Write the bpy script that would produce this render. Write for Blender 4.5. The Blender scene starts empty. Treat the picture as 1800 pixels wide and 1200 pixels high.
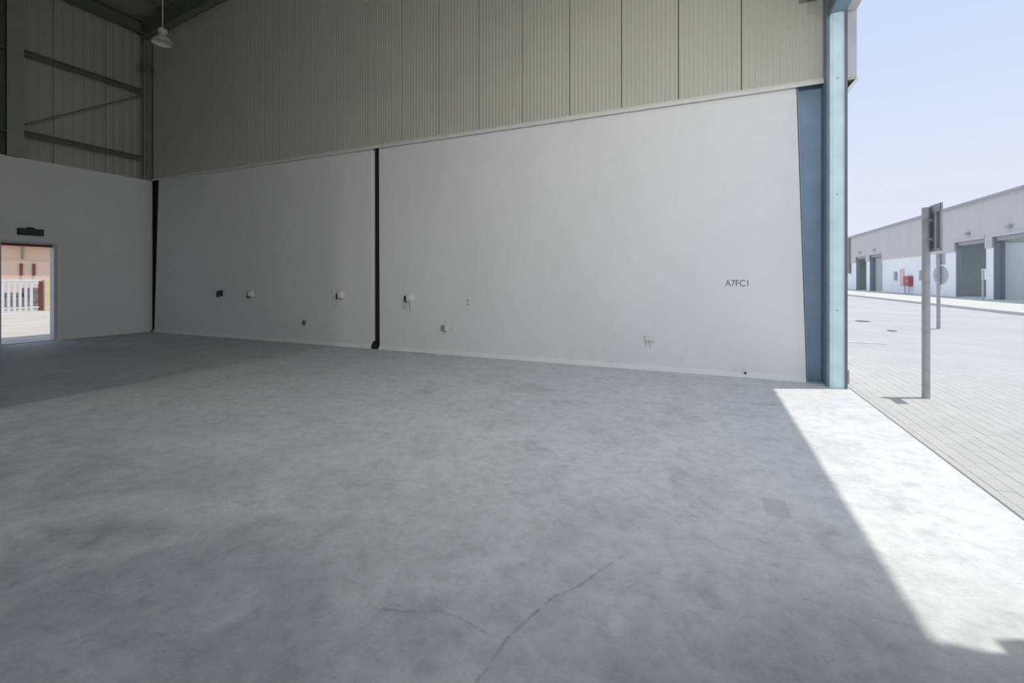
import bpy, bmesh, math, random
from mathutils import Vector, Matrix
random.seed(7)
SC = bpy.context.scene
COL = SC.collection

# ------------------------------------------------------------------ camera, sky, sun, exposure
YAW = math.radians(23.36)
cam = bpy.data.objects.new('camera', bpy.data.cameras.new('camera'))
COL.objects.link(cam)
cam.location = (0, 0, 1.4)
cam.rotation_euler = (math.radians(90), 0, YAW)
cam.data.sensor_fit = 'HORIZONTAL'
cam.data.sensor_width = 36.0
cam.data.lens = 36.0 * 787.0 / 1800.0
cam.data.shift_y = -109.0 / 1800.0
cam.data.clip_start = 0.05
cam.data.clip_end = 500
SC.camera = cam

SC.view_settings.view_transform = 'Standard'
SC.view_settings.look = 'None'
SC.view_settings.gamma = 1.0
SC.view_settings.exposure = 0.0
SC.view_settings.use_curve_mapping = False

w = bpy.data.worlds.new('sky'); SC.world = w; w.use_nodes = True
nt = w.node_tree; nt.nodes.clear()
wo = nt.nodes.new('ShaderNodeOutputWorld'); bg = nt.nodes.new('ShaderNodeBackground')
tc = nt.nodes.new('ShaderNodeTexCoord'); sep = nt.nodes.new('ShaderNodeSeparateXYZ')
rp = nt.nodes.new('ShaderNodeValToRGB')
nt.links.new(tc.outputs['Generated'], sep.inputs[0]); nt.links.new(sep.outputs['Z'], rp.inputs[0])
rp.color_ramp.elements[0].position = 0.0; rp.color_ramp.elements[0].color = (0.80, 0.82, 0.93, 1)
e = rp.color_ramp.elements.new(0.18); e.color = (0.76, 0.80, 0.955, 1)
e = rp.color_ramp.elements.new(0.38); e.color = (0.61, 0.73, 0.955, 1)
rp.color_ramp.elements[-1].position = 1.0; rp.color_ramp.elements[-1].color = (0.48, 0.64, 0.93, 1)
bg.inputs['Strength'].default_value = 1.0
nt.links.new(rp.outputs[0], bg.inputs[0]); nt.links.new(bg.outputs[0], wo.inputs[0])

SUN_TO = Vector((0.96, 0.385, 4.84)).normalized()
sl = bpy.data.lights.new('sun', 'SUN'); sl.energy = 3.2; sl.angle = math.radians(0.7); sl.color = (1.0, 0.96, 0.88)
sun = bpy.data.objects.new('sun', sl); COL.objects.link(sun)
sun.rotation_euler = SUN_TO.to_track_quat('Z', 'Y').to_euler(); sun.location = (8, 4, 30)

# ------------------------------------------------------------------ materials
def new_mat(name):
    m = bpy.data.materials.new(name); m.use_nodes = True
    return m, m.node_tree, m.node_tree.nodes['Principled BSDF']

def plain(name, col, rough=0.6, metal=0.0, var=0.06, scale=6.0, bump=0.0, bscale=40.0, spec=0.4):
    m, t, b = new_mat(name)
    b.inputs['Roughness'].default_value = rough; b.inputs['Metallic'].default_value = metal
    b.inputs['Specular IOR Level'].default_value = spec
    c = t.nodes.new('ShaderNodeTexCoord')
    n = t.nodes.new('ShaderNodeTexNoise'); n.inputs['Scale'].default_value = scale; n.inputs['Detail'].default_value = 5
    t.links.new(c.outputs['Object'], n.inputs['Vector'])
    r = t.nodes.new('ShaderNodeValToRGB')
    r.color_ramp.elements[0].position = 0.3; r.color_ramp.elements[1].position = 0.7
    r.color_ramp.elements[0].color = tuple(max(0, x * (1 - var)) for x in col) + (1,)
    r.color_ramp.elements[1].color = tuple(min(1, x * (1 + var)) for x in col) + (1,)
    t.links.new(n.outputs['Fac'], r.inputs[0]); t.links.new(r.outputs[0], b.inputs['Base Color'])
    if bump:
        n2 = t.nodes.new('ShaderNodeTexNoise'); n2.inputs['Scale'].default_value = bscale; n2.inputs['Detail'].default_value = 4
        t.links.new(c.outputs['Object'], n2.inputs['Vector'])
        bp = t.nodes.new('ShaderNodeBump'); bp.inputs['Strength'].default_value = bump; bp.inputs['Distance'].default_value = 0.01
        t.links.new(n2.outputs['Fac'], bp.inputs['Height']); t.links.new(bp.outputs[0], b.inputs['Normal'])
    return m

class G:
    """small node-graph helper"""
    def __init__(s, t): s.t = t
    def n(s, kind, **kw):
        x = s.t.nodes.new(kind)
        for k, v in kw.items(): setattr(x, k, v)
        return x
    def l(s, a, b): s.t.links.new(a, b)
    def math(s, op, a, b=None, clamp=False):
        x = s.n('ShaderNodeMath', operation=op, use_clamp=clamp)
        for i, v in enumerate((a, b)):
            if v is None: continue
            if isinstance(v, (int, float)): x.inputs[i].default_value = v
            else: s.l(v, x.inputs[i])
        return x.outputs[0]
    def noise(s, vec, scale, detail=6, rough=0.6, dist=0.0):
        x = s.n('ShaderNodeTexNoise'); x.inputs['Scale'].default_value = scale
        x.inputs['Detail'].default_value = detail; x.inputs['Roughness'].default_value = rough
        x.inputs['Distortion'].default_value = dist
        s.l(vec, x.inputs['Vector']); return x.outputs['Fac']
    def ramp(s, fac, stops):
        r = s.n('ShaderNodeValToRGB'); cr = r.color_ramp
        while len(cr.elements) < len(stops): cr.elements.new(0.5)
        for el, (p, c) in zip(cr.elements, stops):
            el.position = p; el.color = (c, c, c, 1) if isinstance(c, (int, float)) else tuple(c) + (1,)
        s.l(fac, r.inputs[0]); return r.outputs[0]
    def mix(s, fac, a, b, mode='MIX'):
        x = s.n('ShaderNodeMix', data_type='RGBA', blend_type=mode)
        if isinstance(fac, (int, float)): x.inputs[0].default_value = fac
        else: s.l(fac, x.inputs[0])
        for i, v in ((6, a), (7, b)):
            if isinstance(v, tuple): x.inputs[i].default_value = v + (1,)
            else: s.l(v, x.inputs[i])
        return x.outputs[2]

def seg_mask(g, px, py, pts, width, wob):
    """thin line mask along a polyline in floor coordinates (for a crack)"""
    best = None
    for (ax, ay), (bx_, by_) in zip(pts[:-1], pts[1:]):
        dx, dy = bx_ - ax, by_ - ay; L2 = dx * dx + dy * dy
        ux = g.math('SUBTRACT', px, ax); uy = g.math('SUBTRACT', py, ay)
        tt = g.math('MULTIPLY', g.math('ADD', g.math('MULTIPLY', ux, dx), g.math('MULTIPLY', uy, dy)), 1 / L2, True)
        ex = g.math('SUBTRACT', ux, g.math('MULTIPLY', tt, dx)); ey = g.math('SUBTRACT', uy, g.math('MULTIPLY', tt, dy))
        d = g.math('SQRT', g.math('ADD', g.math('MULTIPLY', ex, ex), g.math('MULTIPLY', ey, ey)))
        best = d if best is None else g.math('MINIMUM', best, d)
    d = g.math('ADD', best, wob)
    return g.math('SUBTRACT', 1.0, g.math('MULTIPLY', d, 1 / width, True), True)

def concrete_floor():
    m, t, b = new_mat('concrete_floor'); g = G(t)
    geo = g.n('ShaderNodeNewGeometry'); P = geo.outputs['Position']
    sp = g.n('ShaderNodeSeparateXYZ'); g.l(P, sp.inputs[0]); px, py = sp.outputs[0], sp.outputs[1]
    big = g.noise(P, 0.35, 5, 0.6, 0.4); mid = g.noise(P, 1.7, 7, 0.65, 0.6); fine = g.noise(P, 9, 6, 0.7, 0.5)
    col = g.ramp(big, [(0.3, (0.45, 0.475, 0.485)), (0.7, (0.52, 0.54, 0.545))])
    # trowel scrapes and scuffs
    mp = g.n('ShaderNodeMapping'); mp.inputs['Scale'].default_value = (1.0, 3.0, 1.0); mp.inputs['Rotation'].default_value = (0, 0, 0.5)
    g.l(P, mp.inputs[0]); sc = g.noise(mp.outputs[0], 5.0, 5, 0.75, 1.6)
    bl = g.noise(P, 2.6, 3, 0.5, 0.8)
    # worn, dirtier concrete around the camera side, plus light falloff painted in by distance
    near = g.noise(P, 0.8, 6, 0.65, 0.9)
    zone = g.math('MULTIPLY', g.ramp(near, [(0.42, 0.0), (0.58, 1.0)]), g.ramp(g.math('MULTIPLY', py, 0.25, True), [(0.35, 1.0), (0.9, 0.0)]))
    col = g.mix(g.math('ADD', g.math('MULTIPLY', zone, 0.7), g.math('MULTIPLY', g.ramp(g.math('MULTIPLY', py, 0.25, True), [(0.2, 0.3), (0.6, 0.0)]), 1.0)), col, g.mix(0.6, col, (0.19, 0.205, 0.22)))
    # paler middle of the slab: doorway brightness painted into the colour
    mid_lift = g.math('MULTIPLY', g.ramp(g.math('MULTIPLY', g.math('ADD', py, g.math('MULTIPLY', g.noise(P, 0.9, 5, 0.6, 0.8), 1.6)), 0.2, True), [(0.42, 0.0), (0.80, 1.0)]),
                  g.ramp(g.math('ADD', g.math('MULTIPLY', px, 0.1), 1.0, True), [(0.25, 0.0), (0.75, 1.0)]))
    col = g.mix(g.math('MULTIPLY', mid_lift, 0.6), col, (0.68, 0.69, 0.69))
    # trodden grey stain on the slab just inside the doorway
    ddx = g.math('SUBTRACT', px, 0.62); ddy = g.math('SUBTRACT', py, 1.55)
    rr = g.math('SQRT', g.math('ADD', g.math('MULTIPLY', g.math('MULTIPLY', ddx, ddx), 0.8), g.math('MULTIPLY', ddy, ddy)))
    rr = g.math('ADD', rr, g.math('MULTIPLY', g.math('SUBTRACT', g.noise(P, 2.2, 6, 0.7, 0.8), 0.5), 1.1))
    col = g.mix(g.math('MULTIPLY', g.ramp(rr, [(0.35, 1.0), (1.0, 0.0)]), 0.50), col, (0.21, 0.225, 0.25))
    # mottling, scrapes and dark blotches lie over everything
    col = g.mix(0.75, col, g.ramp(mid, [(0.30, 0.80), (0.45, 0.97), (0.72, 1.12)]), 'MULTIPLY')
    col = g.mix(0.75, col, g.ramp(fine, [(0.30, 0.78), (0.5, 1.0), (0.75, 1.16)]), 'MULTIPLY')
    col = g.mix(0.7, col, g.ramp(sc, [(0.30, 0.70), (0.40, 0.97), (0.60, 1.0), (0.70, 1.18)]), 'MULTIPLY')
    col = g.mix(0.8, col, g.ramp(bl, [(0.0, 0.6), (0.27, 0.8), (0.34, 1.0)]), 'MULTIPLY')
    scratch = g.noise(P, 26, 4, 0.7, 2.5)
    col = g.mix(0.5, col, g.ramp(scratch, [(0.30, 0.72), (0.42, 1.0), (0.60, 1.0), (0.72, 1.15)]), 'MULTIPLY')
    wob = g.math('MULTIPLY', g.math('SUBTRACT', g.noise(P, 7, 5, 0.65), 0.5), 0.10)
    wob2 = g.math('ABSOLUTE', wob)
    cr = seg_mask(g, px, py, [(-0.733, 1.376), (-0.727, 1.426), (-0.715, 1.591), (-0.667, 1.736), (-0.619, 1.879), (-0.537, 1.991), (-0.478, 2.121), (-0.381, 2.314)], 0.016, wob2)
    cr2 = seg_mask(g, px, py, [(-1.264, 1.529), (-1.179, 1.548), (-1.03, 1.613), (-0.911, 1.614), (-0.796, 1.586)], 0.014, wob2)
    crk = g.math('MULTIPLY', g.math('MAXIMUM', cr, cr2), g.ramp(g.noise(P, 14, 3), [(0.35, 0.25), (0.6, 1.0)]))
    col = g.mix(g.math('MULTIPLY', crk, 0.6), col, (0.13, 0.14, 0.15))
    # one square repair patch
    q = g.math('MAXIMUM', g.math('DIVIDE', g.math('ABSOLUTE', g.math('SUBTRACT', g.math('SUBTRACT', px, g.math('MULTIPLY', g.math('SUBTRACT', py, 3.17), 0.0)), 0.398)), 0.07),
               g.math('DIVIDE', g.math('ABSOLUTE', g.math('SUBTRACT', py, 3.17)), 0.125))
    pm = g.ramp(g.math('ADD', q, wob), [(0.9, 1.0), (1.05, 0.0)])
    col = g.mix(g.math('MULTIPLY', pm, 0.35), col, (0.30, 0.32, 0.33))
    g.l(col, b.inputs['Base Color'])
    b.inputs['Roughness'].default_value = 0.62; b.inputs['Specular IOR Level'].default_value = 0.25
    h = g.math('ADD', g.math('MULTIPLY', sc, 0.6), g.math('ADD', fine, g.math('MULTIPLY', crk, -1.2)))
    bp = g.n('ShaderNodeBump'); bp.inputs['Strength'].default_value = 0.35; bp.inputs['Distance'].default_value = 0.012
    g.l(h, bp.inputs['Height']); g.l(bp.outputs[0], b.inputs['Normal'])
    return m

def paving_mat():
    m, t, b = new_mat('paving_beyond'); g = G(t)
    geo = g.n('ShaderNodeNewGeometry'); P = geo.outputs['Position']
    mp = g.n('ShaderNodeMapping'); mp.inputs['Rotation'].default_value = (0, 0, math.radians(90)); g.l(P, mp.inputs[0])
    br = g.n('ShaderNodeTexBrick'); br.inputs['Scale'].default_value = 1.0
    br.inputs['Brick Width'].default_value = 0.22; br.inputs['Row Height'].default_value = 0.11
    br.inputs['Mortar Size'].default_value = 0.004
    br.inputs['Color1'].default_value = (0.475, 0.47, 0.455, 1); br.inputs['Color2'].default_value = (0.505, 0.50, 0.485, 1)
    br.inputs['Mortar'].default_value = (0.43, 0.425, 0.41, 1)
    g.l(mp.outputs[0], br.inputs['Vector'])
    col = g.mix(0.6, br.outputs['Color'], g.ramp(g.noise(P, 0.5, 6, 0.65), [(0.3, 0.86), (0.7, 1.1)]), 'MULTIPLY')
    g.l(col, b.inputs['Base Color']); b.inputs['Roughness'].default_value = 0.85
    b.inputs['Specular IOR Level'].default_value = 0.2
    return m

def paver_mat():
    m, t, b = new_mat('paver_concrete'); g = G(t)
    oi = g.n('ShaderNodeObjectInfo'); geo = g.n('ShaderNodeNewGeometry'); P = geo.outputs['Position']
    col = g.ramp(oi.outputs['Random'], [(0.0, (0.475, 0.47, 0.455)), (1.0, (0.505, 0.50, 0.485))])
    col = g.mix(0.6, col, g.ramp(g.noise(P, 0.5, 6, 0.65), [(0.3, 0.86), (0.7, 1.1)]), 'MULTIPLY')
    col = g.mix(0.35, col, g.ramp(g.noise(P, 60, 4, 0.7), [(0.3, 0.8), (0.7, 1.1)]), 'MULTIPLY')
    g.l(col, b.inputs['Base Color']); b.inputs['Roughness'].default_value = 0.85
    b.inputs['Specular IOR Level'].default_value = 0.2
    return m

def plaster_mat():
    m, t, b = new_mat('white_plaster'); g = G(t)
    geo = g.n('ShaderNodeNewGeometry'); P = geo.outputs['Position']
    col = g.ramp(g.noise(P, 0.6, 5, 0.6), [(0.3, (0.80, 0.80, 0.795)), (0.7, (0.845, 0.845, 0.84))])
    col = g.mix(0.5, col, g.ramp(g.noise(P, 4, 6, 0.7), [(0.3, 0.96), (0.7, 1.02)]), 'MULTIPLY')
    sp = g.n('ShaderNodeSeparateXYZ'); g.l(P, sp.inputs[0])
    # scuffed dust marks low on the wall
    low = g.ramp(g.math('MULTIPLY', sp.outputs[2], 1.2, True), [(0.1, 1.0), (0.9, 0.0)])
    sc = g.math('MULTIPLY', low, g.ramp(g.noise(P, 3.0, 5, 0.7, 1.0), [(0.5, 0.0), (0.7, 1.0)]))
    col = g.mix(g.math('MULTIPLY', sc, 0.25), col, (0.62, 0.62, 0.60))
    g.l(col, b.inputs['Base Color']); b.inputs['Roughness'].default_value = 0.8; b.inputs['Specular IOR Level'].default_value = 0.2
    bp = g.n('ShaderNodeBump'); bp.inputs['Strength'].default_value = 0.12; bp.inputs['Distance'].default_value = 0.01
    g.l(g.noise(P, 22, 5, 0.7), bp.inputs['Height']); g.l(bp.outputs[0], b.inputs['Normal'])
    return m

M = {}
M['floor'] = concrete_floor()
M['paving'] = paving_mat()
M['paver'] = paver_mat()
M['plaster'] = plaster_mat()
M['clad'] = plain('liner_cladding', (0.54, 0.54, 0.465), 0.45, 0.0, 0.04, 0.8, spec=0.35)
M['clad_left'] = plain('rear_cladding', (0.46, 0.46, 0.41), 0.5, 0.0, 0.05, 0.8)
M['clad_out'] = plain('facade_cladding', (0.60, 0.585, 0.565), 0.6, 0.0, 0.03, 0.6)
M['backing'] = plain('dark_joint', (0.07, 0.07, 0.06), 0.9)
M['flash'] = plain('pale_flashing', (0.76, 0.76, 0.70), 0.45, 0.0, 0.03)
M['steel_dark'] = plain('column_paint_slot_shade', (0.014, 0.015, 0.013), 0.6, 0.0, 0.15, 3)  # dark paint, deepened to carry the shade of the wall slots
M['steel_mid'] = plain('grey_green_steel_paint', (0.17, 0.185, 0.155), 0.55, 0.0, 0.1, 3)
M['steel_light'] = plain('pale_grey_steel_paint', (0.33, 0.34, 0.29), 0.55, 0.0, 0.1, 3)
M['steel_blue'] = plain('blue_grey_steel_paint', (0.23, 0.34, 0.46), 0.5, 0.0, 0.10, 3)
M['steel_blue_d'] = plain('blue_grey_flange_paint', (0.20, 0.29, 0.38), 0.5, 0.0, 0.10, 3)
M['jamb'] = plain('pale_blue_jamb_metal', (0.68, 0.84, 0.90), 0.4, 0.0, 0.07, 4)
M['edge'] = plain('dark_edge_angle', (0.17, 0.19, 0.21), 0.5)
M['roof'] = plain('roof_sheet', (0.40, 0.40, 0.37), 0.6)
M['white_pl'] = plain('white_plastic', (0.78, 0.78, 0.74), 0.4)
M['dark_pl'] = plain('dark_plastic', (0.03, 0.03, 0.03), 0.5)
M['galv'] = plain('galvanised_steel', (0.44, 0.45, 0.47), 0.5, 0.2, 0.1, 8)
M['plate_back'] = plain('sign_plate_back', (0.20, 0.22, 0.26), 0.5, 0.3, 0.06)
M['plate_rim'] = plain('sign_plate_rim', (0.42, 0.43, 0.46), 0.5, 0.3, 0.06)
M['kerb'] = plain('pale_kerb_concrete', (0.58, 0.57, 0.52), 0.85, 0, 0.05, 2)
M['red'] = plain('red_paint', (0.40, 0.12, 0.14), 0.5)
M['pink'] = plain('faded_pink_board', (0.80, 0.55, 0.56), 0.7)
M['white_out'] = plain('white_facade_paint', (0.92, 0.92, 0.93), 0.8, 0, 0.03, 0.5)
M['trim_out'] = plain('pale_eave_trim', (0.56, 0.56, 0.57), 0.5)
M['gutter'] = plain('gutter_grey', (0.42, 0.41, 0.43), 0.5)
M['bay_jamb'] = plain('slate_jamb_paint', (0.27, 0.28, 0.33), 0.6)
M['pipe'] = plain('brown_downpipe', (0.34, 0.29, 0.26), 0.6)
M['exit'] = plain('dark_green_acrylic', (0.03, 0.055, 0.043), 0.35)
M['black'] = plain('black_housing', (0.025, 0.027, 0.027), 0.5)
M['alu'] = plain('white_door_frame', (0.62, 0.60, 0.64), 0.4)
M['maroon'] = plain('maroon_bar', (0.20, 0.06, 0.055), 0.5)
M['beige'] = plain('peach_render', (0.74, 0.53, 0.38), 0.9, 0, 0.05, 1.0)
M['beige2'] = plain('pale_peach_render', (0.82, 0.61, 0.48), 0.9, 0, 0.05, 1.0)
M['yellow'] = plain('pale_yellow_post', (0.78, 0.66, 0.42), 0.8)
M['white_fence'] = plain('white_fence_paint', (0.80, 0.80, 0.80), 0.6)
M['sand'] = plain('dusty_yard_ground', (0.47, 0.43, 0.38), 0.95, 0, 0.1, 0.8)
M['hedge'] = plain('dark_goods', (0.27, 0.23, 0.21), 0.8, 0, 0.3, 4)
M['stencil'] = plain('grey_stencil_paint', (0.16, 0.165, 0.17), 0.8)
M['acrylic'] = plain('frosted_reflector', (0.62, 0.62, 0.56), 0.35)
M['line'] = plain('white_road_paint', (0.62, 0.62, 0.60), 0.8)
M['iron'] = plain('cast_iron', (0.22, 0.22, 0.23), 0.6, 0.2)

# ------------------------------------------------------------------ mesh helpers
def bm_box(bm, x0, x1, y0, y1, z0, z1):
    vs = [bm.verts.new(p) for p in ((x0, y0, z0), (x1, y0, z0), (x1, y1, z0), (x0, y1, z0),
                                    (x0, y0, z1), (x1, y0, z1), (x1, y1, z1), (x0, y1, z1))]
    for f in ((0, 3, 2, 1), (4, 5, 6, 7), (0, 1, 5, 4), (1, 2, 6, 5), (2, 3, 7, 6), (3, 0, 4, 7)):
        bm.faces.new([vs[i] for i in f])

def bm_hex(bm, p8):
    vs = [bm.verts.new(p) for p in p8]
    for f in ((0, 3, 2, 1), (4, 5, 6, 7), (0, 1, 5, 4), (1, 2, 6, 5), (2, 3, 7, 6), (3, 0, 4, 7)):
        bm.faces.new([vs[i] for i in f])

def bm_prism(bm, poly, axis, a, b):
    """extrude a 2D polygon along axis ('x','y','z') from a to b"""
    def P(u, v, w_):
        return {'x': (w_, u, v), 'y': (u, w_, v), 'z': (u, v, w_)}[axis]
    A = [bm.verts.new(P(u, v, a)) for u, v in poly]; B = [bm.verts.new(P(u, v, b)) for u, v in poly]
    n = len(poly)
    bm.faces.new(A); bm.faces.new(B[::-1])
    for i in range(n): bm.faces.new((A[i], B[i], B[(i + 1) % n], A[(i + 1) % n]))
    bmesh.ops.recalc_face_normals(bm, faces=bm.faces)

def bm_tube(bm, pts, r, n=10, cap=True):
    rings = []
    pts = [Vector(p) for p in pts]
    for i, p in enumerate(pts):
        d = (pts[min(i + 1, len(pts) - 1)] - pts[max(i - 1, 0)]).normalized()
        q = d.to_track_quat('Z', 'Y')
        rr = r[i] if isinstance(r, (list, tuple)) else r
        rings.append([bm.verts.new(p + q @ Vector((rr * math.cos(2 * math.pi * k / n), rr * math.sin(2 * math.pi * k / n), 0))) for k in range(n)])
    for A, B in zip(rings[:-1], rings[1:]):
        for k in range(n): bm.faces.new((A[k], A[(k + 1) % n], B[(k + 1) % n], B[k]))
    if cap:
        bm.faces.new(rings[0][::-1]); bm.faces.new(rings[-1])

def bm_lathe(bm, prof, n=24, c=(0, 0, 0), cap=True):
    rings = []
    for r, z in prof:
        rings.append([bm.verts.new((c[0] + r * math.cos(2 * math.pi * k / n), c[1] + r * math.sin(2 * math.pi * k / n), c[2] + z)) for k in range(n)])
    for A, B in zip(rings[:-1], rings[1:]):
        for k in range(n): bm.faces.new((A[k], A[(k + 1) % n], B[(k + 1) % n], B[k]))
    if cap:
        bm.faces.new(rings[0][::-1]); bm.faces.new(rings[-1])

def obj(name, bm, mat, parent=None, loc=(0, 0, 0), smooth=False, bevel=0.0):
    me = bpy.data.meshes.new(name)
    if bevel:
        bmesh.ops.bevel(bm, geom=list(bm.edges), offset=bevel, segments=2, affect='EDGES', clamp_overlap=True)
    bmesh.ops.recalc_face_normals(bm, faces=bm.faces)
    bm.to_mesh(me); bm.free()
    me.materials.append(M[mat] if isinstance(mat, str) else mat)
    if smooth:
        for p in me.polygons: p.use_smooth = True
        me.set_sharp_from_angle(angle=math.radians(35))
    o = bpy.data.objects.new(name, me); COL.objects.link(o)
    o.location = loc
    if parent: o.parent = parent
    return o

def box(name, d, mat, parent=None, bevel=0.0, loc=(0, 0, 0)):
    bm = bmesh.new(); bm_box(bm, *d); return obj(name, bm, mat, parent, loc, bevel=bevel)

def boxes(name, ds, mat, parent=None, loc=(0, 0, 0)):
    bm = bmesh.new()
    for d in ds: bm_box(bm, *d)
    return obj(name, bm, mat, parent, loc)

def thing(name, label, cat, loc=(0, 0, 0), rz=0.0, group=None):
    o = bpy.data.objects.new(name, None); COL.objects.link(o)
    o.empty_display_size = 0.2
    o.location = loc; o.rotation_euler = (0, 0, rz)
    o['label'] = label; o['category'] = cat
    if group: o['group'] = group
    return o

def tag(o, label, cat, group=None):
    o['label'] = label; o['category'] = cat
    if group: o['group'] = group
    return o

def struct(o):
    o['kind'] = 'structure'; return o

def struct_root(name, loc=(0, 0, 0)):
    o = bpy.data.objects.new(name, None); COL.objects.link(o); o.location = loc
    o['kind'] = 'structure'; return o

# ------------------------------------------------------------------ main dimensions (metres)
YB = 7.22      # block face of the long wall in view (wall_back)
XL = -13.75    # block face of the short wall with the exit door (wall_left)
XF = 1.64      # outer face of the front wall's blockwork (wall_right)
YN = -6.0      # wall behind the camera
ZB = 4.06      # height of the white blockwork
EAVE = 8.35; RIDGE_X = -6.05; SLOPE = 0.10
GZ = -0.05     # paving level outside
def roof_z(x): return EAVE + SLOPE * ((x - XL) if x < RIDGE_X else (2 * RIDGE_X - x - XL))

# ------------------------------------------------------------------ floor and paving
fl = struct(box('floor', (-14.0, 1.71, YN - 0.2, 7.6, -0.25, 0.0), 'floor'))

pv = struct_root('paving', (0, 0, 0))
bm = bmesh.new()
bm_box(bm, 1.713, 90, -60, 140, GZ - 0.35, GZ - 0.004)
obj('paving_bed', bm, 'paving', pv)
# pavers one by one near the slab edge
def paver_bm(bm, cx, cy, z, L=0.218, W=0.108, c=0.003):
    a, b_ = W / 2, L / 2
    lo = [bm.verts.new((cx + x, cy + y, z - 0.03)) for x, y in ((-a, -b_), (a, -b_), (a, b_), (-a, b_))]
    m1 = [bm.verts.new((cx + x, cy + y, z - c)) for x, y in ((-a, -b_), (a, -b_), (a, b_), (-a, b_))]
    tp = [bm.verts.new((cx + x, cy + y, z)) for x, y in ((-a + c, -b_ + c), (a - c, -b_ + c), (a - c, b_ - c), (-a + c, b_ - c))]
    for A, B in ((lo, m1), (m1, tp)):
        for k in range(4): bm.faces.new((A[k], A[(k + 1) % 4], B[(k + 1) % 4], B[k]))
    bm.faces.new(tp)
slots = []
for i in range(0, 62):
    x = 1.775 + i * 0.11
    for j in range(0, 95):
        y = 2.6 + j * 0.22 + (0.11 if i % 2 else 0)
        if y < 1.75 * x - 0.4 or y > 4.6 * x + 0.6: continue
        slots.append((x, y))
def seen(s): return 2.05 * s[0] < s[1] < 4.3 * s[0]
slots.sort(key=lambda s: (0 if seen(s) else 1, s[0] ** 2 + s[1] ** 2))
bm = bmesh.new(); paver_bm(bm, 0, 0, 0)
p0 = obj('paver', bm, 'paver', pv)
for k, (x, y) in enumerate(slots[:300]):
    o = p0 if k == 0 else p0.copy()
    if k: COL.objects.link(o); o.parent = pv
    o.location = (x, y, GZ + random.uniform(0.003, 0.005))
    o.rotation_euler = (random.uniform(-.004, .004), random.uniform(-.004, .004), random.uniform(-.006, .006))
bm = bmesh.new()
for x, y in slots[300:]:
    paver_bm(bm, x, y, GZ + random.uniform(0.003, 0.005))
o = obj('far_pavers', bm, 'paver', pv); o['kind'] = 'stuff'

# concrete apron along the warehouse opposite
XO = 17.9
ap = struct(boxes('trim_1', [(11.9, XO + 0.3, -30, 95, -0.3, 0.03), (11.7, 11.9, -30, 95, -0.3, 0.07)], 'kerb'))

struct(box('trim_3', (1.698, 1.712, YN, 12.0, -0.06, 0.003), 'iron'))  # dark strip laid in for the shadow line at the slab step

# ------------------------------------------------------------------ ceiling
bm = bmesh.new()
pr = [(XL - 0.3, roof_z(XL) - 0.03), (RIDGE_X, roof_z(RIDGE_X)), (1.95, roof_z(1.95)), (1.95, roof_z(1.95) + 0.12), (RIDGE_X, roof_z(RIDGE_X) + 0.12), (XL - 0.3, roof_z(XL) + 0.09)]
bm_prism(bm, pr, 'y', YN - 0.3, 7.7)
ceil = struct(obj('ceiling', bm, 'roof'))

# ------------------------------------------------------------------ wall_back : white block panels below, ribbed liner cladding above
wb = struct_root('wall_back', (0, YB, 0))
def loc_back(d):  # helper, world box -> local to wall_back
    return (d[0], d[1], d[2] - YB, d[3] - YB, d[4], d[5])
# solid wall behind the columns and joints
box('wall_core', loc_back((-14.0, 1.60, YB + 0.20, YB + 0.36, 0, 8.6)), 'backing', wb)
def block_panel(xa0, xa1, xb0, xb1):
    """xa at the floor, xb at the top: tapered beside the tapered columns"""
    bm = bmesh.new()
    bm_hex(bm, [(xa0, 0, 0), (xa1, 0, 0), (xa1, .195, 0), (xa0, .195, 0), (xb0, 0, ZB), (xb1, 0, ZB), (xb1, .195, ZB), (xb0, .195, ZB)])
    return obj('block_panel', bm, 'plaster', wb, bevel=0.012)
block_panel(-13.58, -6.185, -13.38, -6.205)
block_panel(-6.03, 1.272, -6.05, 1.152)
# thin mortar fillet at the foot of each panel
for xa, xb in ((-13.56, -6.2), (-6.02, 1.262)):
    bm = bmesh.new(); bm_prism(bm, [(-0.045, 0.0), (0.0, 0.0), (0.0, 0.07), (-0.012, 0.062)], 'x', xa, xb)
    obj('mortar_fillet', bm, 'plaster', wb)
# cladding: 13 shallow ribs per panel, a recessed joint between panels
PW = 0.8475
def clad_panel(x0, x1, zt0, zt1, z0, mat, parent, nr=13, depth=0.0045, y=-0.03, name='cladding_panel', flip=None):
    g_ = 0.006
    xs = []
    x0 += g_; x1 -= g_
    p = (x1 - x0) / nr
    prof = [(x0, 0.025), (x0, 0.0)]
    for k in range(nr):
        a = x0 + k * p
        prof += [(a + p * .15, 0.0), (a + p * .30, -depth), (a + p * .70, -depth), (a + p * .85, 0.0)]
    prof += [(x1, 0.0), (x1, 0.025)]
    bm = bmesh.new(); lo = []; hi = []
    for x, d in prof:
        t_ = (x - x0) / (x1 - x0)
        lo.append(bm.verts.new((x, y + d, z0))); hi.append(bm.verts.new((x, y + d, zt0 + (zt1 - zt0) * t_)))
    for k in range(len(prof) - 1): bm.faces.new((lo[k], lo[k + 1], hi[k + 1], hi[k]))
    if flip is not None:
        bmesh.ops.transform(bm, matrix=flip, verts=bm.verts)
    return obj(name, bm, mat, parent)
edges = [1.4705]
x = 0.474
while x > -13.5: edges.append(x); x -= PW
edges.append(-13.57)
edges = edges[::-1]
for a, b_ in zip(edges[:-1], edges[1:]):
    clad_panel(a, b_, roof_z(a) - 0.02, roof_z(b_) - 0.02, 4.10, 'clad', wb, nr=13 if b_ - a > 0.6 else 8)
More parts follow.
